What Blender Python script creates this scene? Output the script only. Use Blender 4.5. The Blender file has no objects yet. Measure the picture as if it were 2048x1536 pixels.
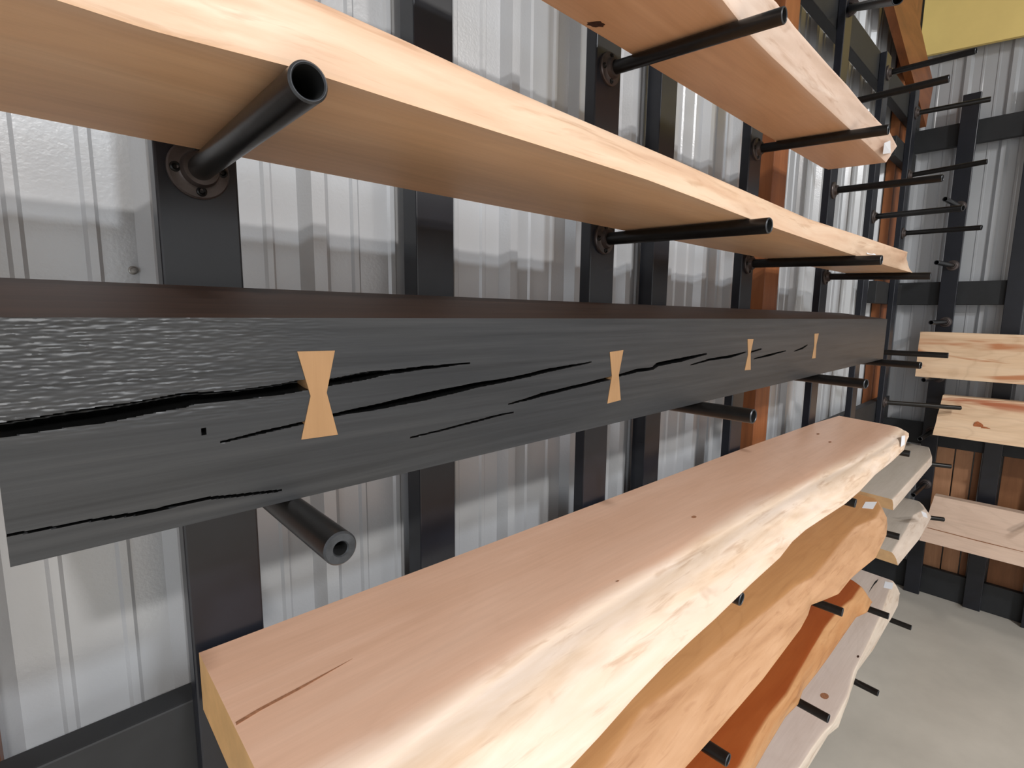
import bpy, bmesh, math, random
import numpy as np
from mathutils import Vector, Matrix, noise

random.seed(7)
SC = bpy.context.scene
COL = SC.collection
S = 0.65            # metres per layout unit (camera to rack plane = 1 unit)
ZF = 2.62           # camera height above the floor in layout units

# ------------------------------------------------------------------ camera
F = 1042.0
RM = np.array([[0.72001789, -0.67931088, 0.01064146],
               [-0.08567809, -0.1060178, -0.99047478],
               [0.67396848, 0.71224782, -0.13728242]])
RM = RM / np.linalg.norm(RM, axis=0)
cam_d = bpy.data.cameras.new('camera')
cam_d.sensor_width = 36.0
cam_d.lens = 36.0 * F / 2048.0
cam_d.clip_start = 0.02
cam_d.clip_end = 100
cam = bpy.data.objects.new('camera', cam_d)
COL.objects.link(cam)
_m = Matrix.Identity(4)
for i in range(3):
    _m[i][0] = RM[0][i]
    _m[i][1] = -RM[1][i]
    _m[i][2] = -RM[2][i]
_m[2][3] = ZF * S
cam.matrix_world = _m
SC.camera = cam

# ------------------------------------------------------------------ world, lights, exposure
SC.view_settings.view_transform = 'Standard'
SC.view_settings.look = 'None'
SC.view_settings.gamma = 1.0
SC.view_settings.use_curve_mapping = False
SC.view_settings.exposure = -0.22

world = bpy.data.worlds.new('daylight')
SC.world = world
world.use_nodes = True
bg = world.node_tree.nodes['Background']
bg.inputs[0].default_value = (0.86, 0.93, 1.0, 1)
bg.inputs[1].default_value = 3.0


def L3(x, y, z):
    return Vector((x * S, y * S, (z + ZF) * S))


def area(name, loc, target, sx, sy, power, color):
    d = bpy.data.lights.new(name, 'AREA')
    d.shape = 'RECTANGLE'
    d.size, d.size_y = sx * S, sy * S
    d.energy = power
    d.color = color
    o = bpy.data.objects.new(name, d)
    COL.objects.link(o)
    o.location = L3(*loc)
    o.rotation_euler = (L3(*target) - L3(*loc)).to_track_quat('-Z', 'Y').to_euler()
    return o


# two ceiling lamps inferred from the wall shadows, then two added for fill
area('ceiling_and_fill_lamp', (-0.9, -5.9, 3.85), (-0.9, -5.2, -1), 0.4, 0.4, 215, (1.0, 0.96, 0.92))
area('ceiling_and_fill_lamp', (0.9, -4.7, 3.85), (0.9, -4.4, -1), 0.45, 0.45, 160, (0.90, 0.95, 1.0))
area('ceiling_and_fill_lamp', (5.0, -5.7, 3.85), (5.0, -5.0, -1), 0.8, 0.8, 60, (1.0, 0.95, 0.90))  # added lamp for soft fill and floor bounce
area('ceiling_and_fill_lamp', (-3.6, -3.3, 3.85), (-3.6, -3.0, -1), 0.8, 0.8, 15, (1.0, 0.95, 0.90))  # added lamp, weak soft fill from the near end


# ------------------------------------------------------------------ helpers
def ray(px, py):
    return RM.T @ np.array([(px - 1024) / F, (py - 768) / F, 1.0])


def onY(p, y):
    r = ray(*p)
    return r * (y / r[1])


def onZ(p, z):
    r = ray(*p)
    return r * (z / r[2])


def onX(p, x):
    r = ray(*p)
    return r * (x / r[0])


def obj(name, bm, mats, parent=None, smooth=None):
    me = bpy.data.meshes.new(name)
    bmesh.ops.recalc_face_normals(bm, faces=bm.faces)
    bm.to_mesh(me)
    bm.free()
    if not isinstance(mats, (list, tuple)):
        mats = [mats]
    for m in mats:
        me.materials.append(m)
    if smooth is not None:
        me.polygons.foreach_set('use_smooth', [True] * len(me.polygons))
        me.set_sharp_from_angle(angle=math.radians(smooth))
    o = bpy.data.objects.new(name, me)
    COL.objects.link(o)
    if parent is not None:
        o.parent = parent
        pm = parent
        off = Vector((0, 0, 0))
        while pm is not None:
            off += pm.location
            pm = pm.parent
        me.transform(Matrix.Translation(-off))
    return o


def thing(name, label, cat, loc=(0, 0, 0), group=None):
    o = bpy.data.objects.new(name, None)
    COL.objects.link(o)
    o.location = L3(*loc)
    tag(o, label, cat, group)
    return o


def tag(o, label, cat, group=None):
    o['label'] = label
    o['category'] = cat
    if group:
        o['group'] = group
    o['kind'] = 'thing'
    return o


def struct(o):
    o['kind'] = 'structure'
    return o


def box(bm, x0, x1, y0, y1, z0, z1, bev=0.0, mi=0):
    vs = [bm.verts.new(L3(x, y, z)) for x in (x0, x1) for y in (y0, y1) for z in (z0, z1)]
    fs = []
    for q in ((0, 1, 3, 2), (4, 6, 7, 5), (0, 4, 5, 1), (2, 3, 7, 6), (0, 2, 6, 4), (1, 5, 7, 3)):
        f = bm.faces.new([vs[i] for i in q])
        f.material_index = mi
        fs.append(f)
    if bev:
        es = list({e for f in fs for e in f.edges})
        bmesh.ops.bevel(bm, geom=es, offset=bev * S, segments=2, affect='EDGES', profile=0.5)
    return bm


def frame_of(a, b):
    d = (b - a).normalized()
    u = d.cross(Vector((0, 0, 1)))
    if u.length < 1e-4:
        u = Vector((1, 0, 0))
    u.normalize()
    return d, u, d.cross(u)


def lathe(bm, a, b, prof, n=32, mi=0):
    """prof: list of (t along a->b in metres, radius in metres); open ends with radius 0 close."""
    d, u, v = frame_of(a, b)
    rings = []
    for t, r in prof:
        if r < 1e-6:
            rings.append([bm.verts.new(a + d * t)])
        else:
            rings.append([bm.verts.new(a + d * t + (u * math.cos(k * 2 * math.pi / n) + v * math.sin(k * 2 * math.pi / n)) * r) for k in range(n)])
    for r0, r1 in zip(rings, rings[1:]):
        for k in range(n):
            k2 = (k + 1) % n
            if len(r0) == 1 and len(r1) == 1:
                continue
            if len(r0) == 1:
                f = bm.faces.new((r0[0], r1[k], r1[k2]))
            elif len(r1) == 1:
                f = bm.faces.new((r0[k], r0[k2], r1[0]))
            else:
                f = bm.faces.new((r0[k], r0[k2], r1[k2], r1[k]))
            f.material_index = mi
    return bm


# ------------------------------------------------------------------ materials
def new_mat(name):
    m = bpy.data.materials.new(name)
    m.use_nodes = True
    nt = m.node_tree
    return m, nt, nt.nodes['Principled BSDF']


def srgb(r, g, b):
    f = lambda c: (c / 255.0 / 12.92) if c / 255.0 <= 0.04045 else ((c / 255.0 + 0.055) / 1.055) ** 2.4
    return (f(r), f(g), f(b), 1)


def N(nt, t, **kw):
    n = nt.nodes.new(t)
    for k, v in kw.items():
        setattr(n, k, v)
    return n


def mapping(nt, scale, rot=(0, 0, 0), loc=(0, 0, 0)):
    tc = N(nt, 'ShaderNodeTexCoord')
    mp = N(nt, 'ShaderNodeMapping')
    mp.inputs['Scale'].default_value = scale
    mp.inputs['Rotation'].default_value = rot
    mp.inputs['Location'].default_value = loc
    nt.links.new(tc.outputs['Object'], mp.inputs['Vector'])
    return mp


def noise_tex(nt, vec, scale, detail=4, rough=0.55, dist=0.0):
    n = N(nt, 'ShaderNodeTexNoise')
    n.inputs['Scale'].default_value = scale
    n.inputs['Detail'].default_value = detail
    n.inputs['Roughness'].default_value = rough
    n.inputs['Distortion'].default_value = dist
    nt.links.new(vec, n.inputs['Vector'])
    return n


def ramp(nt, fac, stops):
    r = N(nt, 'ShaderNodeValToRGB')
    el = r.color_ramp.elements
    while len(el) > 1:
        el.remove(el[-1])
    el[0].position, el[0].color = stops[0]
    for p, c in stops[1:]:
        e = el.new(p)
        e.color = c
    nt.links.new(fac, r.inputs['Fac'])
    return r


def mixc(nt, fac, a, b, mode='MIX'):
    m = N(nt, 'ShaderNodeMix', data_type='RGBA', blend_type=mode)
    if isinstance(fac, (int, float)):
        m.inputs[0].default_value = fac
    else:
        nt.links.new(fac, m.inputs[0])
    for s, i in ((a, 6), (b, 7)):
        if isinstance(s, tuple):
            m.inputs[i].default_value = s
        else:
            nt.links.new(s, m.inputs[i])
    return m.outputs[2]


def bump(nt, bsdf, height, strength, dist=0.002, prev=None):
    b = N(nt, 'ShaderNodeBump')
    b.inputs['Strength'].default_value = strength
    b.inputs['Distance'].default_value = dist
    nt.links.new(height, b.inputs['Height'])
    if prev is not None:
        nt.links.new(prev, b.inputs['Normal'])
    nt.links.new(b.outputs[0], bsdf.inputs['Normal'])
    return b.outputs[0]


def wood(name, dark, mid, light, seed=0.0, axis='X', figure=0.5, rough=0.45, streak=None, spec=0.4, cathedral=0.35):
    """grain runs along the given world axis"""
    m, nt, b = new_mat(name)
    lk = nt.links.new
    def sc(a, t):
        return (a, t, t) if axis == 'X' else ((t, a, t) if axis == 'Y' else (t, t, a))
    off = (seed * 3.1, seed * 1.7, seed * 2.3)
    m1 = mapping(nt, sc(0.9, 9.0), loc=off)
    n1 = noise_tex(nt, m1.outputs[0], 1.6, 5, 0.6, 0.9)
    m2 = mapping(nt, sc(3.0, 70.0), loc=off)
    n2 = noise_tex(nt, m2.outputs[0], 2.2, 4, 0.65, 0.3)
    m3 = mapping(nt, sc(1.1, 3.2), loc=off)
    n3 = noise_tex(nt, m3.outputs[0], 1.7, 2, 0.5, 0.6)
    # growth-ring figure: bands of a smooth noise field
    mul = N(nt, 'ShaderNodeMath', operation='MULTIPLY')
    mul.inputs[1].default_value = 16.0
    lk(n3.outputs[0], mul.inputs[0])
    sn = N(nt, 'ShaderNodeMath', operation='PINGPONG')
    sn.inputs[1].default_value = 1.0
    lk(mul.outputs[0], sn.inputs[0])
    r1 = ramp(nt, n1.outputs[0], [(0.18, dark), (0.5, mid), (0.82, light)])
    c = mixc(nt, figure * 0.35, r1.outputs[0], ramp(nt, n3.outputs[0], [(0.2, light), (0.8, dark)]).outputs[0])
    fib = ramp(nt, n2.outputs[0], [(0.25, (0.88, 0.86, 0.84, 1)), (0.65, (1.04, 1.04, 1.04, 1))])
    c = mixc(nt, 0.55, c, fib.outputs[0], 'MULTIPLY')
    rg = ramp(nt, sn.outputs[0], [(0.0, (0.86, 0.82, 0.78, 1)), (0.35, (1, 1, 1, 1)), (1.0, (1.03, 1.02, 1.0, 1))])
    c = mixc(nt, cathedral, c, rg.outputs[0], 'MULTIPLY')
    if streak:
        m4 = mapping(nt, sc(0.6, 5.0), loc=(off[1], off[0], off[2]))
        n4 = noise_tex(nt, m4.outputs[0], 2.0, 3, 0.6, 1.2)
        c = mixc(nt, ramp(nt, n4.outputs[0], [(streak[1], (0, 0, 0, 1)), (streak[1] + 0.10, (1, 1, 1, 1))]).outputs[0], c, streak[0])
    lk(c, b.inputs['Base Color'])
    b.inputs['Roughness'].default_value = rough
    b.inputs['Specular IOR Level'].default_value = spec
    bump(nt, b, n2.outputs[0], 0.15, 0.001)
    return m


def slab_wood(name, face, edge, seed, figure=0.5, cathedral=0.2, rough=0.45, fig=(1.0, 9.0)):
    """sawn face blending into the sapwood of the live edge by the 'sap' attribute"""
    m = wood(name, *face, seed, figure=figure, cathedral=cathedral, rough=rough)
    nt = m.node_tree
    b = nt.nodes['Principled BSDF']
    lk = nt.links.new
    face_sock = b.inputs['Base Color'].links[0].from_socket
    dark, mid, light = edge
    m1 = mapping(nt, (fig[0], fig[1], fig[1]), loc=(seed, seed * 2, seed * 3))
    n1 = noise_tex(nt, m1.outputs[0], 2.4, 5, 0.6, 0.7)
    m2 = mapping(nt, (3.0, 34.0, 34.0), loc=(seed, seed * 2, seed * 3))
    n2 = noise_tex(nt, m2.outputs[0], 2.0, 4, 0.6, 0.5)
    m3 = mapping(nt, (7.0, 14.0, 14.0), loc=(seed, 0, seed))
    n3 = noise_tex(nt, m3.outputs[0], 2.0, 2, 0.5, 0.3)
    c = ramp(nt, n1.outputs[0], [(0.30, dark), (0.48, mid), (0.66, light)]).outputs[0]
    c = mixc(nt, 0.75, c, ramp(nt, n2.outputs[0], [(0.30, (0.72, 0.62, 0.54, 1)), (0.44, (1, 1, 1, 1))]).outputs[0], 'MULTIPLY')
    c = mixc(nt, 0.5, c, ramp(nt, n3.outputs[0], [(0.24, (0.70, 0.60, 0.52, 1)), (0.34, (1, 1, 1, 1))]).outputs[0], 'MULTIPLY')
    at = N(nt, 'ShaderNodeAttribute', attribute_name='sap')
    sm = N(nt, 'ShaderNodeMapRange', interpolation_type='SMOOTHSTEP')
    lk(at.outputs['Fac'], sm.inputs['Value'])
    lk(mixc(nt, sm.outputs[0], face_sock, c), b.inputs['Base Color'])
    m4 = mapping(nt, (2.5, 7.0, 7.0), loc=(seed, seed, 0))
    n4 = noise_tex(nt, m4.outputs[0], 3.0, 3, 0.5, 0.5)
    mu = N(nt, 'ShaderNodeMath', operation='MULTIPLY')
    lk(n4.outputs[0], mu.inputs[0]); lk(at.outputs['Fac'], mu.inputs[1])
    prev = b.inputs['Normal'].links[0].from_socket
    bump(nt, b, mu.outputs[0], 0.3, 0.006, prev)
    return m


def plain(name, col, rough=0.5, metal=0.0, spec=0.5, noise_amt=0.0, nscale=40.0, bumpd=0.0):
    m, nt, b = new_mat(name)
    b.inputs['Roughness'].default_value = rough
    b.inputs['Metallic'].default_value = metal
    b.inputs['Specular IOR Level'].default_value = spec
    mp = mapping(nt, (1, 1, 1))
    n = noise_tex(nt, mp.outputs[0], nscale, 4, 0.6)
    lo = tuple(c * (1 - noise_amt) for c in col[:3]) + (1,)
    hi = tuple(min(1, c * (1 + noise_amt)) for c in col[:3]) + (1,)
    nt.links.new(ramp(nt, n.outputs[0], [(0.3, lo), (0.7, hi)]).outputs[0], b.inputs['Base Color'])
    if bumpd:
        bump(nt, b, n.outputs[0], 0.5, bumpd)
    return m


M = {}
# galvanised / off-white ribbed sheet
m, nt, b = new_mat('ribbed_sheet_metal')
mp = mapping(nt, (1, 1, 1))
n1 = noise_tex(nt, mp.outputs[0], 230.0, 2, 0.5)
n2 = noise_tex(nt, mp.outputs[0], 2.5, 3, 0.5)
nt.links.new(ramp(nt, n2.outputs[0], [(0.3, (0.42, 0.43, 0.445, 1)), (0.7, (0.48, 0.49, 0.51, 1))]).outputs[0], b.inputs['Base Color'])
b.inputs['Metallic'].default_value = 0.12
b.inputs['Roughness'].default_value = 0.27
bump(nt, b, n1.outputs[0], 0.3, 0.0008)
M['sheet'] = m
M['post'] = plain('black_painted_steel', srgb(27, 29, 36), 0.32, 0.0, 0.5, 0.15, 20)
M['rail'] = plain('black_painted_timber', srgb(34, 35, 37), 0.6, 0.0, 0.4, 0.2, 14)
M['pipe'] = plain('black_iron_pipe', srgb(27, 25, 24), 0.30, 0.35, 0.5, 0.25, 60, 0.0003)
M['pipe_end'] = plain('worn_pipe_rim', srgb(66, 68, 72), 0.38, 0.5, 0.5, 0.3, 120)
M['bore'] = plain('pipe_bore', srgb(8, 8, 9), 0.8)
M['flange'] = plain('grey_cast_flange', srgb(78, 70, 68), 0.42, 0.55, 0.5, 0.25, 70, 0.0005)
M['screw'] = plain('black_screw_head', srgb(20, 19, 19), 0.35, 0.5)
M['zinc'] = plain('zinc_screw_head', srgb(150, 148, 145), 0.4, 0.7, 0.5, 0.3, 300)
M['paper'] = plain('white_paper_label', srgb(232, 234, 240), 0.6)
M['tape'] = plain('tan_tape', srgb(150, 120, 92), 0.6)
M['timber'] = wood('brown_stained_timber', srgb(96, 54, 30), srgb(140, 84, 48), srgb(164, 104, 64), 3.0, 'Z', 0.3, 0.45)
M['timber_x'] = wood('brown_stained_brace', srgb(86, 48, 26), srgb(130, 76, 40), srgb(156, 98, 56), 5.0, 'X', 0.3, 0.45)
M['board'] = wood('brown_board', srgb(140, 96, 66), srgb(176, 128, 94), srgb(196, 148, 112), 4.0, 'Z', 0.5, 0.6)
M['board_dark'] = wood('dark_brown_board', srgb(100, 62, 36), srgb(134, 88, 56), srgb(154, 106, 70), 9.0, 'Z', 0.5, 0.6)
M['yellow'] = plain('yellow_insulation', srgb(234, 208, 132), 0.7, 0, 0.3, 0.06, 3)
M['concrete'] = plain('sealed_concrete', srgb(186, 180, 170), 0.28, 0, 0.45, 0.10, 3.2)
M['ceiling'] = plain('grey_ceiling_sheet', srgb(150, 146, 138), 0.6, 0.1, 0.4, 0.05, 3)
M['hall'] = plain('hall_cladding', srgb(186, 180, 170), 0.6, 0, 0.4, 0.06, 2)

# charcoal stained beam
m, nt, b = new_mat('charcoal_stained_beam')
mp = mapping(nt, (1.2, 60, 60))
n1 = noise_tex(nt, mp.outputs[0], 2.0, 5, 0.65, 0.15)
mp2 = mapping(nt, (2.2, 7, 7))
n2 = noise_tex(nt, mp2.outputs[0], 2.0, 3, 0.5, 0.8)
c1 = ramp(nt, n1.outputs[0], [(0.32, srgb(34, 35, 37)), (0.55, srgb(46, 47, 49)), (0.75, srgb(56, 56, 57))])
c2 = ramp(nt, n2.outputs[0], [(0.35, (0.9, 0.9, 0.92, 1)), (0.7, (1.12, 1.08, 1.03, 1))])
nt.links.new(mixc(nt, 0.8, c1.outputs[0], c2.outputs[0], 'MULTIPLY'), b.inputs['Base Color'])
b.inputs['Roughness'].default_value = 0.42
bump(nt, b, n1.outputs[0], 0.25, 0.0008)
M['beam'] = m
# upper face of the same beam, the slab above's brown reflection painted in
m, nt, b = new_mat('beam_top_brown_reflection')
mp = mapping(nt, (1.2, 26, 26))
n1 = noise_tex(nt, mp.outputs[0], 2.0, 4, 0.6, 0.6)
nt.links.new(ramp(nt, n1.outputs[0], [(0.3, srgb(34, 24, 20)), (0.7, srgb(54, 39, 32))]).outputs[0], b.inputs['Base Color'])
b.inputs['Roughness'].default_value = 0.6
b.inputs['Specular IOR Level'].default_value = 0.2
bump(nt, b, n1.outputs[0], 0.12, 0.001)
M['beam_top'] = m
M['crack'] = plain('black_crack_fill_and_shade', srgb(9, 9, 9), 0.35, 0, 0.5)  # glossy black filler look, also painting in the unlit depth of the cracks
M['bow'] = wood('honey_maple_inlay', srgb(146, 112, 76), srgb(158, 122, 86), srgb(168, 132, 94), 2.0, 'Z', 0.3, 0.35)

WD = {}
WD['A'] = slab_wood('maple_slab', (srgb(204, 156, 116), srgb(226, 180, 138), srgb(236, 194, 154)), (srgb(200, 160, 132), srgb(214, 180, 152), srgb(222, 194, 168)), 1.0, 0.7, 0.25)
WD['B'] = slab_wood('cherry_slab', (srgb(200, 154, 118), srgb(214, 170, 132), srgb(224, 184, 148)), (srgb(218, 190, 170), srgb(226, 200, 182), srgb(232, 210, 194)), 2.5, 0.4, 0.2)
WD['D'] = slab_wood('pink_slab', (srgb(204, 160, 132), srgb(216, 174, 148), srgb(224, 186, 162)), (srgb(216, 186, 158), srgb(230, 206, 184), srgb(238, 218, 202)), 5.2, 0.5, 0.15, 0.4)
WD['E'] = slab_wood('amber_slab', (srgb(180, 128, 80), srgb(198, 148, 98), srgb(208, 160, 112)), (srgb(178, 134, 98), srgb(196, 152, 114), srgb(206, 164, 128)), 7.3, 0.6, 0.4)
WD['F'] = slab_wood('red_orange_slab', (srgb(138, 62, 26), srgb(156, 78, 34), srgb(172, 96, 48)), (srgb(164, 112, 70), srgb(184, 132, 86), srgb(196, 148, 102)), 9.1, 0.5, 0.2)
WD['G'] = slab_wood('pale_slab', (srgb(194, 176, 164), srgb(208, 192, 182), srgb(216, 202, 192)), (srgb(204, 186, 168), srgb(216, 200, 184), srgb(224, 210, 194)), 11.7, 0.4, 0.2)
WD['H'] = slab_wood('grey_slab', (srgb(176, 164, 152), srgb(190, 180, 168), srgb(200, 190, 180)), (srgb(206, 188, 172), srgb(218, 202, 188), srgb(226, 212, 198)), 13.7, 0.4, 0.2)
M['endgrain'] = plain('cut_end_grain', srgb(214, 170, 116), 0.6, 0, 0.3, 0.12, 18)
M['end_tan'] = plain('tan_end_grain', srgb(198, 160, 116), 0.6, 0, 0.3, 0.12, 18)
M['spalt'] = wood('spalted_plank_face', srgb(204, 168, 134), srgb(224, 192, 158), srgb(232, 204, 174), 15.0, 'Y', 0.4, 0.5,
                  streak=(srgb(186, 124, 84), 0.56), cathedral=0.6)
M['spalt2'] = wood('knotty_plank_face', srgb(206, 168, 134), srgb(228, 196, 162), srgb(236, 208, 178), 22.0, 'Y', 0.4, 0.5,
                   streak=(srgb(176, 104, 70), 0.54), cathedral=0.6)
M['plank3'] = wood('pale_pink_plank', srgb(196, 170, 150), srgb(212, 184, 164), srgb(222, 196, 176), 17.0, 'Y', 0.3, 0.55)
M['pale_board'] = wood('pale_pine_board', srgb(206, 176, 120), srgb(224, 198, 146), srgb(232, 208, 160), 19.0, 'Z', 0.3, 0.6)
M['knot'] = plain('dark_knot', srgb(64, 40, 30), 0.6, 0, 0.3, 0.3, 200)
M['knot_red'] = plain('red_brown_knot', srgb(168, 98, 60), 0.6, 0, 0.3, 0.3, 120)
M['knot_soft'] = plain('brown_knot', srgb(150, 104, 76), 0.6, 0, 0.3, 0.3, 200)

# ------------------------------------------------------------------ room shell
PER = 0.30
XW, YW = 6.22, 1.20      # inner faces of far wall and long wall
ZC = 3.9


def rib_profile(a0, a1, phase):
    pts = []
    k = math.floor((a0 - phase) / PER) - 1
    while phase + k * PER < a1 + PER:
        c = phase + k * PER
        pts += [(c - 0.036, 0), (c - 0.015, 0.03), (c + 0.015, 0.03), (c + 0.036, 0)]
        for q in (0.10, 0.20):
            pts += [(c + q - 0.012, 0), (c + q - 0.006, 0.006), (c + q + 0.006, 0.006), (c + q + 0.012, 0)]
        k += 1
    pts = [p for p in pts if a0 < p[0] < a1]
    return [(a0, 0)] + pts + [(a1, 0)]


def sheet_wall(name, pts, z0, z1, fn):
    bm = bmesh.new()
    prev = None
    nz = 8
    for a, h in pts:
        colv = [bm.verts.new(L3(*fn(a, h), z0 + (z1 - z0) * j / nz)) for j in range(nz + 1)]
        back = [bm.verts.new(L3(*fn(a, -0.02), z)) for z in (z0, z1)]
        if prev:
            for j in range(nz):
                bm.faces.new((prev[0][j], colv[j], colv[j + 1], prev[0][j + 1]))
            bm.faces.new((prev[1][0], back[0], back[1], prev[1][1]))
        prev = (colv, back)
    return struct(obj(name, bm, M['sheet']))


wl = sheet_wall('wall_left', rib_profile(-5.2, XW - 0.0, 0.51), -ZF, ZC, lambda a, h: (a, YW - h))
wr = sheet_wall('wall_right', rib_profile(-9.0, YW, 0.53), -ZF, ZC, lambda a, h: (XW - h, a))
bm = bmesh.new(); box(bm, -5.3, XW + 0.1, -9.1, YW + 0.1, -ZF - 0.1, -ZF)
struct(obj('floor', bm, M['concrete']))
bm = bmesh.new(); box(bm, -5.3, XW + 0.1, -9.1, YW + 0.1, ZC, ZC + 0.1)
struct(obj('ceiling', bm, M['ceiling']))
# wall opposite the rack: low wall, a long band of window openings, lintel above
bm = bmesh.new()
for x0, x1, z0, z1 in ((-5.3, XW + 0.1, -ZF, 0.55), (-5.3, XW + 0.1, 1.9, ZC), (-5.3, -4.2, 0.55, 1.9), (-1.2, -0.7, 0.55, 1.9), (2.4, 2.9, 0.55, 1.9), (5.6, XW + 0.1, 0.55, 1.9)):
    box(bm, x0, x1, -9.1, -9.0, z0, z1)
struct(obj('wall_front', bm, M['hall']))
# short end wall behind the camera with a wide doorway
bm = bmesh.new()
for y0, y1, z0, z1 in ((-9.0, -6.5, -ZF, ZC), (-1.5, YW, -ZF, ZC), (-6.5, -1.5, 2.4, ZC)):
    box(bm, -5.3, -5.2, y0, y1, z0, z1)
struct(obj('wall_back', bm, M['hall']))
# screw heads on the sheet
for (p, r) in (((266, 541), 0.0068),):
    q = onY(p, YW)
    bm = bmesh.new()
    a = L3(q[0], YW, q[2]); b_ = L3(q[0], YW - 0.02, q[2])
    lathe(bm, a, b_, [(0.0, r * S * 1.15), (0.002, r * S * 1.1), (0.0025, r * S * 0.8), (0.005, r * S * 0.75), (0.006, r * S * 0.5), (0.006, 0)], 18)
    obj('screw', bm, M['zinc'], wl, 40)

# building timbers in front of the sheet
n_trim = 0
def trim(x0, x1, y0, y1, z0, z1, mat='timber'):
    global n_trim
    n_trim += 1
    bm = bmesh.new(); box(bm, x0, x1, y0, y1, z0, z1, 0.004)
    return struct(obj('trim_%d' % n_trim, bm, M[mat]))
trim(2.76, 2.94, 1.07, 1.165, -ZF, ZC)
trim(5.32, 5.64, 1.10, 1.165, -ZF, ZC)
trim(-0.24, -0.080, 1.10, 1.165, -ZF, ZC)
# knee brace high in the corner
n_trim += 1
bm = bmesh.new()
pa, pb = (3.96, 2.47), (6.05, 1.85)
w = 0.2
dx, dz = pb[0] - pa[0], pb[1] - pa[1]
ln = math.hypot(dx, dz); nx, nz_ = -dz / ln * w, dx / ln * w
quad = [(pa[0] + nx, pa[1] + nz_), (pa[0] - nx, pa[1] - nz_), (pb[0] - nx, pb[1] - nz_), (pb[0] + nx, pb[1] + nz_)]
f0 = [bm.verts.new(L3(x, 1.045, z)) for x, z in quad]
f1 = [bm.verts.new(L3(x, 1.099, z)) for x, z in quad]
bm.faces.new(f0); bm.faces.new(f1[::-1])
for k in range(4):
    bm.faces.new((f0[k], f1[k], f1[(k + 1) % 4], f0[(k + 1) % 4]))
struct(obj('trim_%d' % n_trim, bm, M['timber_x']))

# ------------------------------------------------------------------ the rack along the long wall
rack = thing('lumber_rack', 'tall black steel rack with pipe arms along the ribbed metal wall', 'rack', (2.6, 1.05, -ZF))
PW = 0.06
XP = {1: 0.236, 3: 1.323, 5: 2.378, 6: 3.455, 7: 4.36, 9: 5.30}
PTOP = {7: 1.72, 9: 1.77}
for k, x in XP.items():
    bm = bmesh.new(); box(bm, x - PW, x + PW, 1.0, 1.04, -ZF, PTOP.get(k, 2.3), 0.004)
    obj('post', bm, M['post'], rack)
for x in (0.775, 1.825):      # set-back posts between the armed ones
    bm = bmesh.new(); box(bm, x - 0.056, x + 0.056, 1.10, 1.16, -ZF, 2.3, 0.003)
    obj('post', bm, M['post'], rack)
for z0, z1, xa in ((onY((1790, 312), 1.045)[2], onY((1790, 267), 1.045)[2], 4.98), (onY((1775, 608), 1.045)[2], onY((1775, 565), 1.045)[2], 4.85), (1.55, 1.73, -0.9), (-0.92, -0.72, -0.9), (-ZF, -2.42, -0.9)):
    bm = bmesh.new(); box(bm, xa, 5.72, 1.041, 1.098, z0, z1, 0.004)
    obj('rail', bm, M['rail'], rack)

RR = 0.0185


def arm(parent, base, tip, near=False, plug=False):
    """black pipe screwed into a round flange; base/tip in layout units"""
    a, b = L3(*base), L3(*tip)
    d, u, v = frame_of(a, b)
    ln = (b - a).length
    r = RR * S
    ri = r * (0.42 if plug else 0.80)
    bm = bmesh.new()
    n = 40 if near else 24
    lathe(bm, a, b, [(0.004, 0), (0.004, r), (ln - 0.0015, r)], n, 0)
    lathe(bm, a, b, [(ln - 0.0015, r), (ln, r - 0.0012), (ln, ri + 0.0008), (ln - 0.001, ri)], n, 1)
    lathe(bm, a, b, [(ln - 0.001, ri), (ln - 0.06, ri * 0.97), (ln - 0.06, 0)], n, 2)
    bmesh.ops.remove_doubles(bm, verts=bm.verts, dist=1e-6)
    p = obj('pipe_arm', bm, [M['pipe'], M['pipe_end'], M['bore']], parent, 35)
    # the flange sits flat on the post face
    nrm = Vector((0, -1, 0)) if abs(tip[1] - base[1]) > abs(tip[0] - base[0]) else Vector((-1, 0, 0))
    bm = bmesh.new()
    fr = 0.0455 * S
    lathe(bm, a, a + nrm, [(0, 0), (0, fr), (0.004, fr), (0.006, fr * 0.95), (0.0065, r * 1.75), (0.008, r * 1.55), (0.016, r * 1.38), (0.0165, r * 1.0), (0.012, r * 0.9), (0.012, 0)], n)
    fl = obj('flange', bm, M['flange'], p, 35)
    if near:
        _, fu, fv = frame_of(a, a + nrm)
        for k in range(4):
            an = math.radians(90 * k + 2)
            c = a + (fu * math.cos(an) + fv * math.sin(an)) * fr * 0.74 + nrm * 0.0055
            bm = bmesh.new()
            lathe(bm, c, c + nrm, [(0, 0.0055), (0.0022, 0.005), (0.0030, 0.0035), (0.0012, 0.002), (0.0012, 0)], 14)
            obj('screw', bm, M['screw'], p, 35)
    return p


def arm_px(post, zb, tip_px, ytip=0.505, near=False, plug=False):
    x = XP[post]
    q = onY(tip_px, ytip)
    # the exit height on the post follows the pipe's own line through the tip
    arm(rack, (x, 1.0, zb), (q[0], ytip, q[2]), near, plug)


ROW = {'B': (0.7235, 0.05), 'A': (0.2415, 0.03), 'C': (-0.2325, 0.0), 'D': (-0.708, 0.06), 'E': (-1.195, 0.045),
       'F': (-1.665, 0.045), 'G': (-2.122, 0.045)}       # underside of each row at the posts, fall towards the front


def arm_on(post, row, tip_px, near=False, plug=False):
    zb, sl_ = ROW[row]
    zc = zb - RR - 0.0008
    r = ray(*tip_px)
    t = (zc - sl_) / (r[2] - sl_ * r[1])
    arm(rack, (XP[post], 1.0, zc), (r[0] * t, r[1] * t, r[2] * t), near, plug)


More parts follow.
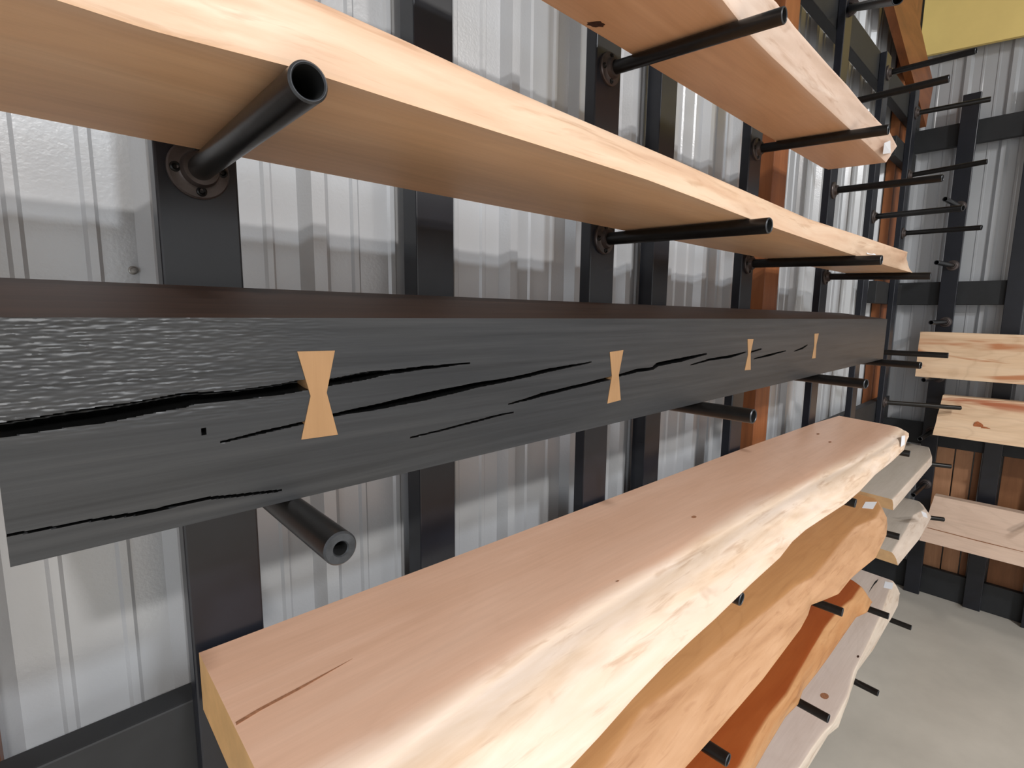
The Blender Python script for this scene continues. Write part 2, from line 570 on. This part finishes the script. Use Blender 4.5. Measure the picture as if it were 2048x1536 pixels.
for post, tp in ((1, (618, 163)), (3, (1540, 451)), (5, (1764, 520)), (6, (1862, 552))):
    arm_on(post, 'A', tp, True)
for post, tp in ((3, (1570, 30)), (5, (1778, 259))):
    arm_on(post, 'B', tp, True)
arm_px(6, 0.705, (1886, 356), 0.503)
arm_px(7, 0.675, (1927, 416), 0.50)
arm_px(9, 0.665, (1964, 455), 0.505)
arm_px(6, 1.165, (1899, 157), 0.53)
arm_px(6, 1.66, (1796, -2), 0.53)
arm_px(7, 1.60, (1953, 101), 0.545)
arm_px(9, 1.115, (1975, 323), 0.53)
arm_px(9, 1.585, (1982, 198), 0.565)
for post, tp in ((1, (682, 1098)), (3, (1508, 833)), (5, (1733, 768)), (6, (1842, 731)), (7, (1897, 711))):
    arm_on(post, 'C', tp, post < 6, post == 1)
for post, tp in ((1, (560, 1800)), (3, (1484, 1199)), (5, (1712, 1007)), (6, (1820, 908)), (9, (1921, 816))):
    arm_on(post, 'D', tp)
for post, tp in ((3, (1457, 1521)), (5, (1686, 1225)), (6, (1799, 1074)), (9, (1902, 933))):
    arm_on(post, 'E', tp)
for post, tp in ((5, (1658, 1438)), (6, (1778, 1233)), (9, (1888, 1039))):
    arm_on(post, 'F', tp)
for post, tp in ((6, (1757, 1387)), (7, (1823, 1256))):
    arm_on(post, 'G', tp)

# ------------------------------------------------------------------ slabs
def interp(pts, x):
    pts = sorted(pts)
    return float(np.interp(x, [p[0] for p in pts], [p[1] for p in pts]))


def slab(name, label, mats, fb, ft, back, zb, zt, x0, x1, grp=None, slope=0.0, seed=0.0, bulge=0.006, amp=0.004,
         zt_far=None, yref=1.0, n=150, end=None, nf=12, rc=0.006, soft=0.01):
    """fb/ft: (x, y) outlines of lower and upper front edge; back: (x, y) outline; heights at the back, falling
    to the front by slope. Vertex attribute 'sap' is 1 on the live edge and 0 on the sawn faces."""
    bm = bmesh.new()
    sap = bm.verts.layers.float.new('sap')
    rings = []
    ts = np.linspace(0, 1, n + 1)
    xs = x0 + (x1 - x0) * (ts ** 1.35)
    nb, nt_ = 8, 14
    for x in xs:
        t = (x - x0) / (x1 - x0)
        yb = interp(back, x)
        y_fb, y_ft = interp(fb, x), interp(ft, x)
        ztx = zt if zt_far is None else zt + (zt_far - zt) * t
        P = []
        for k in range(nb + 1):                      # underside back -> front
            y = yb + (y_fb - yb) * k / nb
            P.append((y, zb - slope * (yref - y), 0.0 if k < nb else 0.6))
        z0 = zb - slope * (yref - y_fb)
        z1 = ztx - slope * (yref - y_ft)
        for k in range(1, nf + 1):                   # live edge
            u = k / (nf + 0.6)
            y = y_fb + (y_ft - y_fb) * u
            e = math.sin(math.pi * u)
            y -= bulge * e + amp * e * (noise.noise(Vector((x * 5.0, u * 2.2, seed))) + 0.6 * noise.noise(Vector((x * 14.0, u * 5, seed))))
            z = z0 + (z1 - z0) * u
            # round the upper arris
            drop = max(0.0, (u - 0.55) / 0.45)
            z -= rc * 0.75 * drop * drop
            P.append((y, z, 1.0))
        for k in range(nt_ + 1):                     # top front -> back, closely spaced near the edge
            u = (k / nt_) ** 2
            y = y_ft + rc * 0.2 + (yb - y_ft - rc * 0.2) * u
            d = (y - y_ft)
            z = ztx - slope * (yref - y) - rc * math.exp(-d / max(rc, 1e-4) * 1.2) * 0.8
            wob = 1 + 0.8 * noise.noise(Vector((x * 2.0, seed, 3.0)))
            P.append((y, z, max(0.0, 1.0 - d / (soft * wob))))
        ring = []
        for y, z, a_ in P:
            v = bm.verts.new(L3(x, y, z))
            v[sap] = a_
            ring.append(v)
        rings.append(ring)
    m = len(rings[0])
    for i in range(n):
        for k in range(m):
            k2 = (k + 1) % m
            bm.faces.new((rings[i][k], rings[i + 1][k], rings[i + 1][k2], rings[i][k2]))
    for rg in (rings[0], rings[-1]):
        f = bm.faces.new(rg)
        f.material_index = 1
    root = thing('wood_slab', label, 'wood slab', ((x0 + x1) / 2, 0.8, zb), grp)
    body = obj(name, bm, [mats, end or M['endgrain']], root, 42)
    return root, body


def px_z(lst, z, slope=0.0, yref=1.0):
    """pixels -> (x, y) on the plane z = z0 - slope*(yref - y)"""
    out = []
    for p in lst:
        r = ray(*p)
        # r*t : t*rz = z - slope*yref + slope*t*ry
        t = (z - slope * yref) / (r[2] - slope * r[1])
        out.append((r[0] * t, r[1] * t))
    return out


def flat_patch(name, parent, pts, mat, th=0.0012):
    """thin polygon lying on a surface; pts are world-layout triples"""
    bm = bmesh.new()
    v = [Vector(L3(*p)) for p in pts]
    nrm = (v[1] - v[0]).cross(v[2] - v[0]).normalized()
    camv = L3(0, 0, 0) - v[0]
    if nrm.dot(camv) < 0:
        nrm = -nrm
    a = [bm.verts.new(p + nrm * 0.0002) for p in v]
    b2 = [bm.verts.new(p + nrm * (0.0002 + th)) for p in v]
    bm.faces.new(a); bm.faces.new(b2)
    for k in range(len(a)):
        k2 = (k + 1) % len(a)
        bm.faces.new((a[k], a[k2], b2[k2], b2[k]))
    return obj(name, bm, mat, parent)


def oval(px, py, rx, ry, rot=0, n=12, z=None, slope=0, jag=0.0):
    out = []
    for k in range(n):
        t = 2 * math.pi * k / n
        j = 1 + jag * (random.random() - 0.5)
        ex, ey = rx * math.cos(t) * j, ry * math.sin(t) * j
        out.append((px + ex * math.cos(rot) - ey * math.sin(rot), py + ex * math.sin(rot) + ey * math.cos(rot)))
    return out


def on_plane(pxs, z, slope=0.0, yref=1.0):
    return [(x, y, z - slope * (yref - y)) for x, y in px_z(pxs, z, slope, yref)]


# --- A: long maple slab, second row
sl = 0.03
zA = 0.2415
fbA = px_z([(576, 132), (654, 156), (800, 203), (1000, 266), (1150, 313), (1293, 359), (1400, 399), (1498, 437), (1553, 457), (1692, 505), (1770, 530), (1842, 547)], zA, sl)
ftA = px_z([(650, 0), (820, 78), (1000, 163), (1176, 240), (1351.6, 316), (1498, 382), (1618, 435.6), (1722, 470), (1816, 502.5)], 0.315, sl)
bkA = [(-2, 0.945), (0.16, 0.935), (0.6, 0.93), (1.1, 0.918), (2.0, 0.93), (3.3, 0.90)]
x1A = min(fbA[-1][0], 3.6)
fbA = [(-2, 0.54), (-0.5, 0.552), (0.0, 0.545), (0.1, 0.548)] + [p for p in fbA if p[0] < x1A - 0.06] + [(x1A - 0.05, 0.60), (x1A, 0.63)]
ftA = [(-2, 0.545), (-0.5, 0.55), (0.0, 0.54)] + [p for p in ftA if p[0] < x1A - 0.3] + [(x1A - 0.25, 0.60), (x1A - 0.1, 0.635), (x1A, 0.70)]
rA, bA = slab('body', 'long light maple slab on the second row of arms, above the dark beam', WD['A'], fbA, ftA, bkA, zA, 0.315, -0.62, x1A, slope=sl, seed=1.3, bulge=0.002, amp=0.005, n=220, rc=0.006, soft=0.02)
q = onY((1722, 485), 0.585), onY((1743, 489), 0.585), onY((1744, 505), 0.585), onY((1726, 501), 0.585)
# --- B: upper right slab
slB = 0.05
zB = 0.7235
fbB = px_z([(1445, 0), (1500, 70), (1545, 115), (1583, 150), (1620, 186), (1660, 222), (1700, 259), (1735, 290), (1772, 325)], zB, slB)
ftB = px_z([(1553, 0), (1590, 50), (1660, 130), (1697, 170), (1725, 205), (1757, 240), (1780, 262)], 0.795, slB)
x1B = fbB[-1][0]
fbB = [(-0.5, 0.62)] + fbB
ftB = [(-0.5, 0.60), (1.2, 0.60)] + ftB + [(x1B, ftB[-1][1] + 0.02)]
bkB = px_z([(1082, 0), (1249, 99.6), (1354.5, 164), (1525, 266.4), (1644, 334.8)], zB, slB)
bkB = [(0.0, 0.92)] + bkB + [(x1B, bkB[-1][1] - 0.01)]
rB, bB = slab('body', 'pale wide slab with a dark knot underneath, above the maple slab', WD['B'], fbB, ftB, bkB, zB, 0.795, 0.55, x1B, slope=slB, seed=4.1, bulge=0.001, amp=0.003, n=150)
flat_patch('knot', rB, on_plane(oval(1192, 48, 20, 6, 0.05, 16, jag=0.5), zB, slB), M['knot'], 0.0004)

# --- D: big pink slab in the foreground
slD = 0.06
zbD, ztD, ztD2 = -0.708, -0.598, -0.640
fbD = px_z([(1140, 1536), (1200, 1472), (1268, 1395), (1330, 1330), (1380, 1283), (1430, 1238), (1500, 1170), (1560, 1115), (1585, 1083), (1611, 1060), (1650, 1034), (1690, 1008), (1720, 982), (1750, 950), (1785, 922), (1808, 900)], zbD, slD)
zm = -0.615
ftD = px_z([(800, 1536), (950, 1412), (1100, 1300), (1300, 1165), (1400, 1100), (1500, 1040), (1650, 950), (1714, 921), (1767, 889), (1796, 866)], -0.630, slD)
bkD = px_z([(400, 1315.5), (531.5, 1262.8), (909.4, 1124), (1202, 1013.7), (1497.7, 900), (1645, 843)], -0.618, slD)
bkD = [(x, min(y, 0.992)) for x, y in bkD]
x0D = 0.182
x1D = px_z([(1803, 854)], -0.638, slD)[0][0]
fbD = [(-0.2, 0.47), (0.2, 0.475), (0.4, 0.485)] + [p for p in fbD if p[0] < x1D - 0.03] + [(x1D, 0.585)]
ftD = [(-0.2, 0.60), (0.2, 0.60)] + [p for p in ftD if p[0] < x1D - 0.08] + [(x1D, 0.605)]
bkD = [(0.0, 0.985), (0.2, 0.985), (1.0, 0.985), (2.4, 0.985), (3.4, 0.97), (x1D, 0.95)]
rD, bD = slab('body', 'big pink-tan slab with a bright cream live edge, nearest below the dark beam', WD['D'], fbD, ftD, bkD, zbD, ztD, x0D, x1D, slope=slD, seed=8.2, bulge=0.012, amp=0.010, zt_far=ztD2, n=260, nf=16, rc=0.022, soft=0.05)

# --- E
slE = 0.045
zbE, ztE = -1.195, -1.105
fbE = px_z([(1773, 1070), (1751, 1116), (1719, 1142), (1702, 1157), (1677, 1188), (1646, 1201), (1622, 1210), (1616, 1230), (1601, 1258), (1576, 1291), (1526, 1358), (1476, 1416), (1423, 1477), (1370, 1536)], zbE, slE)
ftE = px_z([(1754, 1036), (1714, 1054), (1693, 1078), (1660, 1118), (1628, 1153), (1593, 1172), (1533, 1223), (1483, 1263), (1425, 1313), (1375, 1358), (1320, 1399), (1288, 1422), (1210, 1536)], ztE, slE)
x1E = px_z([(1754, 998)], ztE, slE)[0][0]
fbE = [(-1, 0.60), (0.9, 0.59)] + fbE + [(x1E - 0.15, 0.60), (x1E, 0.655)]
ftE = [(-1, 0.68), (0.7, 0.675)] + ftE + px_z([(1764, 1016)], ztE, slE) + [(x1E, 0.69)]
rE, bE = slab('body', 'amber slab with a wavy live edge, one row under the pink slab', WD['E'], fbE, ftE, [(-1, 0.96), (5, 0.96)], zbE, ztE, 0.3, x1E, slope=slE, seed=12.4, bulge=0.008, amp=0.006, n=240, end=M['end_tan'], rc=0.008, soft=0.015)
# --- F
zbF, ztF = -1.665, -1.575
fbF = px_z([(1742, 1208), (1734, 1225), (1712, 1235), (1689, 1268), (1656, 1316), (1634, 1346), (1606, 1381), (1596, 1409), (1571, 1434), (1536, 1492), (1511, 1536)], zbF, slE)
ftF = px_z([(1724, 1172.6), (1707, 1198), (1684, 1215), (1651, 1255), (1626, 1296), (1601, 1341), (1576, 1389), (1541, 1431), (1511, 1477), (1481, 1532)], ztF, slE)
x1F = max(p[0] for p in fbF) + 0.03
fbF = [(-1, 0.63), (1.4, 0.635)] + fbF
ftF = [(-1, 0.68), (1.2, 0.66)] + ftF + [(x1F, 0.72)]
rF, bF = slab('body', 'deep red-orange slab with a golden live edge, third row below the beam', WD['F'], fbF, ftF, [(-1, 0.95), (5, 0.95)], zbF, ztF, 0.6, x1F, slope=slE, seed=15.4, bulge=0.006, amp=0.006, n=200, end=M['end_tan'])
# --- G
zbG, ztG = -2.122, -2.04
fbG = px_z([(1799, 1189), (1796, 1211), (1783, 1236), (1773, 1252), (1746, 1300), (1714, 1343.5), (1707, 1368), (1689, 1419), (1677, 1454), (1656, 1471), (1631, 1512), (1616, 1536)], zbG, slE)
ftG = px_z([(1785, 1162), (1765, 1225), (1735, 1290), (1708, 1343), (1697, 1391), (1672, 1449), (1651, 1461), (1626, 1494), (1601, 1532)], ztG, slE)
x1G = max(p[0] for p in fbG) + 0.02
fbG = [(-1, 0.65), (2.4, 0.64)] + fbG
ftG = [(-1, 0.67), (2.2, 0.66)] + [(x, max(y, 0.60)) for x, y in ftG] + [(x1G, 0.72)]
rG, bG = slab('body', 'pale pinkish slab with a knot and a short crack, lowest row above the floor', WD['G'], fbG, ftG, [(-1, 0.96), (6, 0.96)], zbG, ztG, 1.2, x1G, slope=slE, seed=18.4, bulge=0.003, amp=0.004, n=200, end=M['end_tan'])
# --- H and I, far end of the rack
zbH, ztH = -1.198, -1.13
fbH = px_z([(1789, 1018), (1875, 913)], zbH, slE)
ftH = px_z([(1792, 992), (1868, 906)], ztH, slE)
x0H = px_z([(1719, 982)], ztH, slE)[0][0]
rH, bH = slab('body', 'short greyish slab with a clipped corner, past the far end of the pink slab', WD['H'], fbH[:1] + [(5.4, 0.645), (5.75, 0.71)], ftH[:1] + [(5.4, 0.65), (5.75, 0.72)], [(3, 0.94), (7, 0.94)], zbH, ztH, x0H, 5.75, slope=slE, seed=21.0, bulge=0.001, amp=0.002, n=60, end=M['end_tan'])
zbI, ztI = -1.668, -1.59
x0I = px_z([(1748, 1115)], zbI, slE)[0][0]
fbI = px_z([(1798, 1128), (1839, 1078), (1863, 1034)], zbI, slE)
ftI = px_z([(1785, 1105), (1812, 1060), (1828, 1030), (1850, 1018)], ztI, slE)
rI, bI = slab('body', 'short pale slab with a rough bark-stained edge, below the greyish short slab', WD['H'], fbI + [(5.6, 0.66)], ftI + [(5.6, 0.72)], [(3, 0.94), (7, 0.94)], zbI, ztI, x0I, 5.6, slope=slE, seed=24.0, bulge=0.004, amp=0.006, n=60, end=M['end_tan'])

# paper labels, cracks and knots
def surf_patch(nm, parent, pxs, z, slope, mat, th=0.0006):
    return flat_patch(nm, parent, on_plane(pxs, z, slope), mat, th)
surf_patch('price_label', rE, [(1731, 1004), (1754, 1004), (1746, 1018), (1724, 1016)], ztE, slE, M['paper'])
surf_patch('price_label', rG, [(1770, 1163), (1787, 1166), (1784, 1179), (1767, 1175)], ztG, slE, M['paper'])
surf_patch('crack', rG, [(1757, 1158), (1754, 1164), (1748, 1170), (1737, 1186), (1742, 1176), (1750, 1163)], ztG, slE, M['bore'], 0.0003)
surf_patch('knot', rG, oval(1649, 1392, 9, 6, 0.3, 14), ztG, slE, M['knot_soft'], 0.0003)
surf_patch('knot', rG, oval(1716, 1313, 2.5, 2.5, 0, 10), ztG, slE, M['knot'], 0.0003)
for (kx, ky, kr) in ((1388, 1034, 5), (1236, 1162, 2.5), (1636, 868, 3.2), (1660, 884, 3)):
    q = px_z([(kx, ky)], -0.63, slD)[0]
    tt = (q[0] - x0D) / (x1D - x0D)
    surf_patch('knot', rD, oval(kx, ky, kr, kr * 0.45, 0, 12), ztD + (ztD2 - ztD) * tt + 0.0004, slD, M['knot_soft'], 0.0004)
surf_patch('crack', rD, [(471, 1445), (520, 1416), (600, 1374), (705, 1318), (602, 1378), (522, 1421), (473, 1451)], ztD - 0.0004, slD, M['knot_soft'], 0.0004)


def front_label(root, pxs, yoff):
    """small paper label on a slab's front corner; yoff: distance of each corner from the rack origin"""
    pts = [tuple(onY(p, yy)) for p, yy in zip(pxs, yoff)]
    return flat_patch('price_label', root, pts, M['paper'], 0.0006)


front_label(rA, [(1724, 487), (1740, 490), (1751, 510), (1734, 508)], (0.588, 0.588, 0.583, 0.583))
front_label(rB, [(1768, 286), (1780, 281), (1781, 306), (1765, 308)], (0.612, 0.612, 0.640, 0.640))
front_label(rD, [(1803, 872), (1810, 871), (1809, 889), (1801, 894)], (0.566, 0.566, 0.546, 0.546))
front_label(rI, [(1842, 1022), (1852, 1026), (1855, 1036), (1846, 1033)], (0.60, 0.60, 0.595, 0.595))

# --- upright planks on the corner rack
rack2 = thing('lumber_rack', 'black rack with crossing rails and pipe arms against the far wall', 'rack', (6.05, 0.4, -ZF))
X2 = 6.03
for yc, top, xx in ((0.755, 1.86, 6.0), (0.325, 1.9, 6.045), (-0.06, 1.9, 6.0), (-0.9, 1.9, 6.0), (-1.8, 1.9, 6.0)):
    bm = bmesh.new(); box(bm, xx, xx + 0.04, yc - 0.06, yc + 0.06, -ZF, top, 0.004)
    obj('post', bm, M['post'], rack2)
for z0, z1 in ((1.47, 1.66), (0.103, 0.308), (-1.19, -0.985), (-ZF, -2.36)):
    bm = bmesh.new(); box(bm, 6.086, 6.14, -2.2, 1.16, z0, z1, 0.004)
    obj('rail', bm, M['rail'], rack2)
for i, (z, tp) in enumerate(((0.94, (1890, 398)), (0.442, (1873, 525)), (-0.05, (1862, 645)), (-0.545, (1847, 760)), (-1.04, None), (-1.54, None), (-2.03, None))):
    if tp:
        q = onX(tp, 5.55)
        arm(rack2, (6.0, 0.745, z), (5.55, q[1], q[2]))
    else:
        arm(rack2, (6.0, 0.745, z), (5.55, 0.765, z - 0.005))
    for yy in (-0.06, -0.9, -1.8):
        if z < 0:
            arm(rack2, (6.0, yy, z), (5.55, yy, z - 0.004))


def upright(label, tl, bl, zt, zb, x, th, mat, y_end, seed, lean=0.05, jag=0.006):
    """plank standing on its edge on the arms, leaning on the posts"""
    bm = bmesh.new()
    q0, q1 = onX(tl, x), onX(bl, x)
    n, mz = 60, 12
    grid = {}
    for side in (0, 1):
        for i in range(n + 1):
            for j in range(mz + 1):
                v = j / mz
                yl = q1[1] + (q0[1] - q1[1]) * v + jag * noise.noise(Vector((v * 5, seed, 1.0)))
                y = yl + (y_end - yl) * i / n
                z = zb + (zt - zb) * v
                if j == mz:
                    z += jag * noise.noise(Vector((y * 2.0, seed, 0)))
                xx = x + lean * v + (th if side else 0) - (0.003 * noise.noise(Vector((y * 3, z * 6, seed))) if not side else 0)
                grid[side, i, j] = bm.verts.new(L3(xx, y, z))
    for side in (0, 1):
        for i in range(n):
            for j in range(mz):
                bm.faces.new((grid[side, i, j], grid[side, i + 1, j], grid[side, i + 1, j + 1], grid[side, i, j + 1]))
    for i in range(n):
        for j in (0, mz):
            bm.faces.new((grid[0, i, j], grid[1, i, j], grid[1, i + 1, j], grid[0, i + 1, j]))
    for j in range(mz):
        for i in (0, n):
            bm.faces.new((grid[0, i, j], grid[1, i, j], grid[1, i, j + 1], grid[0, i, j + 1]))
    root = thing('wood_slab', label, 'wood slab', (x + th / 2, (q0[1] + y_end) / 2, zb))
    obj('body', bm, mat, root, 40)
    return root, (q0, q1)


rS1, _ = upright('spalted pale plank standing on edge, upper one on the far wall rack', (1836, 664), (1830, 753), -0.137, -0.520, 5.66, 0.09, M['spalt'], -2.0, 31.0, 0.10)
rS2, _ = upright('pale plank with reddish knots standing on edge, just under the spalted one', (1882, 791), (1865, 870), -0.672, -1.012, 5.66, 0.09, M['spalt2'], -2.0, 35.0, 0.10)
rS3, _ = upright('long pale plank with a thin lengthwise seam, lowest on the far wall rack', (1863, 1004), (1839, 1078), -1.585, -1.985, 5.70, 0.09, M['plank3'], -2.0, 39.0, 0.12)

def plank_line(root, nm, pxs, x, mat, lean_at):
    pts = [tuple(onX(p, x)) for p in pxs]
    return flat_patch(nm, root, pts, mat, 0.0004)


plank_line(rS3, 'seam', [(1855, 1054.5), (1950, 1079), (2047, 1103), (2047, 1105), (1950, 1081), (1855, 1056)], 5.735, M['knot_soft'], 0)
plank_line(rS3, 'tape', [(2003, 1043), (2022, 1048), (2021, 1060), (2002, 1055)], 5.795, M['tape'], 0)
plank_line(rS2, 'knot', oval(1957, 852, 11, 8, 0.2, 14, jag=0.3), 5.695, M['knot_red'], 0)
plank_line(rS2, 'knot', oval(1974, 861, 13, 6, 0.4, 14, jag=0.3), 5.693, M['knot_red'], 0)

# brown boards leaning behind the corner rack
for lab, y0, y1, mt, zt in (('light brown upright board behind the corner rack, nearest the corner', 0.715, 0.585, 'board', -1.05),
                            ('light brown upright board standing beside the one nearest the corner', 0.575, 0.455, 'board', -1.05),
                            ('dark brown narrow upright board left of the middle rack post', 0.445, 0.40, 'board_dark', -1.05),
                            ('dark brown wide upright board right of the middle rack post', 0.255, 0.02, 'board_dark', -1.05)):
    bm = bmesh.new(); box(bm, 6.145, 6.175, y1, y0, -ZF, zt, 0.003)
    tag(obj('wooden_board', bm, M[mt]), lab, 'board')

# yellow sheet high on the far wall
bm = bmesh.new()
v = []
for x in (6.08, 6.12):
    for y, z in ((1.17, 2.30), (-3.0, 1.95), (-3.0, 3.7), (1.17, 3.7)):
        v.append(bm.verts.new(L3(x, y, z)))
bm.faces.new(v[:4]); bm.faces.new(v[4:])
for k in range(4):
    bm.faces.new((v[k], v[(k + 1) % 4], v[4 + (k + 1) % 4], v[4 + k]))
tag(obj('insulation_sheet', bm, M['yellow']), 'plain yellow sheet hung high on the far ribbed wall', 'wall sheet')

# ------------------------------------------------------------------ the charcoal beam with bow-tie keys
Y0B, YSL = 0.632, 0.011


def yfront(x):
    return Y0B + YSL * max(0, x)


def beam_px(p):
    """pixel -> (x, z) on the beam's front face"""
    r = ray(*p)
    # r*t : t*ry = Y0B + YSL*t*rx
    t = Y0B / (r[1] - YSL * r[0])
    return r[0] * t, r[2] * t


cracks_px = [
    [(-30, 853, 876), (0, 849, 873), (94, 834, 858), (205, 816, 843), (293, 802, 825), (366, 789, 813), (390, 787, 805), (469, 784, 799), (542, 773, 790), (600, 762, 780), (656, 760, 770), (732, 746, 758), (773, 742, 748), (849, 733, 737.5), (937, 726, 727)],
    [(445, 884, 885), (527, 862, 865.5), (571, 853, 856), (600, 846, 849), (664, 829, 832), (717, 817, 824), (776, 805, 814), (849, 787, 799), (951, 767, 775), (1025, 755, 760), (1098, 738, 743), (1180, 724, 725)],
    [(823, 875, 876), (934, 846, 848), (981, 834, 836), (1025, 824, 825)],
    [(1019, 808, 809), (1083, 787, 792), (1157, 770, 774), (1223, 753, 758), (1237, 750, 753), (1276, 738, 743), (1305, 735, 739), (1315, 726, 732), (1364, 716, 722), (1412, 707, 709)],
    [(1383, 729, 730), (1422, 717, 720), (1461, 711, 715), (1493, 703, 704)],
    [(1509, 717, 718), (1537, 709, 712), (1572, 701, 702)],
    [(1589, 702, 703), (1605, 695, 697.5), (1615, 689, 690)],
    [(1501, 703, 705), (1523, 697, 699)],
    [(10, 1071, 1073), (171, 1042, 1044), (273, 1026, 1030), (415, 995, 998), (561, 981, 983)],
    [(403, 855, 870), (410, 858, 866)],
]
cracks = []
for c in cracks_px:
    up = [beam_px((a, b)) for a, b, _ in c]
    dn = [beam_px((a, d)) for a, _, d in c]
    cracks.append(([p[0] for p in up], [p[1] for p in up], [p[0] for p in dn], [p[1] for p in dn]))
x0M, x1M = beam_px((20, 1130))[0], beam_px((1769, 690))[0]
zbM = beam_px((606, 995))[1]


def ztop(x):
    return -0.0095 - 0.0022 * x


nx_, nzz = 640, 250
xs = x0M + (x1M - x0M) * (np.linspace(0, 1, nx_ + 1) ** 1.8)
us = np.linspace(0, 1, nzz + 1)
XX, UU = np.meshgrid(xs, us, indexing='ij')
ZT = -0.0095 - 0.0022 * XX
ZZ = zbM + (ZT - zbM) * UU
DEP = np.zeros_like(XX)
for ci, (xu, zu, xd, zd) in enumerate(cracks):
    u_ = np.interp(XX, xu, zu)
    d_ = np.interp(XX, xd, zd)
    wob = 0.0004 * np.sin(XX * 60 + ci) * np.sin(XX * 23 + 2 * ci)
    mid, hw = (u_ + d_) / 2 + wob, np.maximum((u_ - d_) / 2, 0.0005)
    inside = (XX >= xu[0]) & (XX <= xu[-1])
    prof = np.clip(1.15 - np.abs(ZZ - mid) / (hw + 0.0003), 0, 1)
    dd = np.minimum(0.035, 0.006 + hw * 5.0)
    DEP = np.maximum(DEP, np.where(inside, dd * np.sqrt(prof), 0))
bm = bmesh.new()
gv = [[None] * (nzz + 1) for _ in range(nx_ + 1)]
rng = random.Random(3)
for i in range(nx_ + 1):
    x = float(xs[i])
    for j in range(nzz + 1):
        z = float(ZZ[i, j])
        d = float(DEP[i, j])
        # rough-sawn patch near the upper left end
        rough = max(0.0, min(1.0, (0.33 - x) / 0.2)) * max(0.0, min(1.0, (z + 0.125) / 0.02))
        if rough > 0 and d < 1e-4 and 0 < j < nzz:
            d += rough * 0.0007 * (noise.noise(Vector((x * 45, z * 420, 1.0))) + 0.7 * noise.noise(Vector((x * 120, z * 520, 4.0))))
        kn = math.hypot((x - 0.16) * 0.9, (z + 0.118) * 2.2)
        gv[i][j] = bm.verts.new(L3(x, yfront(x) + d, z))
for i in range(nx_):
    for j in range(nzz):
        f = bm.faces.new((gv[i][j], gv[i + 1][j], gv[i + 1][j + 1], gv[i][j + 1]))
        if DEP[i:i + 2, j:j + 2].max() > 0.004:
            f.material_index = 2
# remaining faces: top (up-sloping), back, underside, two ends
YBK = 0.225
def back_top(x):
    return (x, yfront(x) + YBK, ztop(x) + 0.0425 - 0.0035 * x)
def back_bot(x):
    return (x, yfront(x) + YBK, zbM + 0.022)
bt = [bm.verts.new(L3(*back_top(float(x)))) for x in xs]
bb = [bm.verts.new(L3(*back_bot(float(x)))) for x in xs]
for i in range(nx_):
    f = bm.faces.new((gv[i][nzz], gv[i + 1][nzz], bt[i + 1], bt[i])); f.material_index = 1
    bm.faces.new((bt[i], bt[i + 1], bb[i + 1], bb[i]))
    bm.faces.new((bb[i], bb[i + 1], gv[i + 1][0], gv[i][0]))
bm.faces.new([gv[0][j] for j in range(nzz + 1)] + [bt[0], bb[0]])
bm.faces.new([gv[nx_][j] for j in range(nzz + 1)] + [bt[-1], bb[-1]])
beam = thing('mantel_beam', 'thick charcoal-stained cracked beam with four light bow-tie keys', 'beam', (1.6, 0.76, zbM))
obj('body', bm, [M['beam'], M['beam_top'], M['crack']], beam, 30)
bows = [[(594, 703), (669, 701), (652.7, 785), (675, 869), (602, 879), (620.5, 792)],
        [(1219, 704), (1246, 700), (1236.7, 750), (1240.6, 800), (1214, 807), (1223, 752)],
        [(1494.7, 678), (1506.4, 678), (1500.6, 707), (1500.6, 739.6), (1489, 740.5), (1495.5, 709)],
        [(1628.5, 667.4), (1637, 666.8), (1632, 690), (1630.5, 716), (1623.6, 717), (1628, 692)]]
for bw in bows:
    bm = bmesh.new()
    pts = [beam_px(p) for p in bw]
    fr_ = [bm.verts.new(L3(x, yfront(x) - 0.0012, z)) for x, z in pts]
    bk_ = [bm.verts.new(L3(x, yfront(x) + 0.03, z)) for x, z in pts]
    bm.faces.new((fr_[0], fr_[1], fr_[2], fr_[5])); bm.faces.new((fr_[5], fr_[2], fr_[3], fr_[4]))
    bm.faces.new((bk_[0], bk_[1], bk_[2], bk_[5])); bm.faces.new((bk_[5], bk_[2], bk_[3], bk_[4]))
    for k in range(6):
        k2 = (k + 1) % 6
        bm.faces.new((fr_[k], fr_[k2], bk_[k2], bk_[k]))
    o = obj('bow_tie_key', bm, M['bow'], beam)
    o['label'] = 'light maple bow-tie inlay'
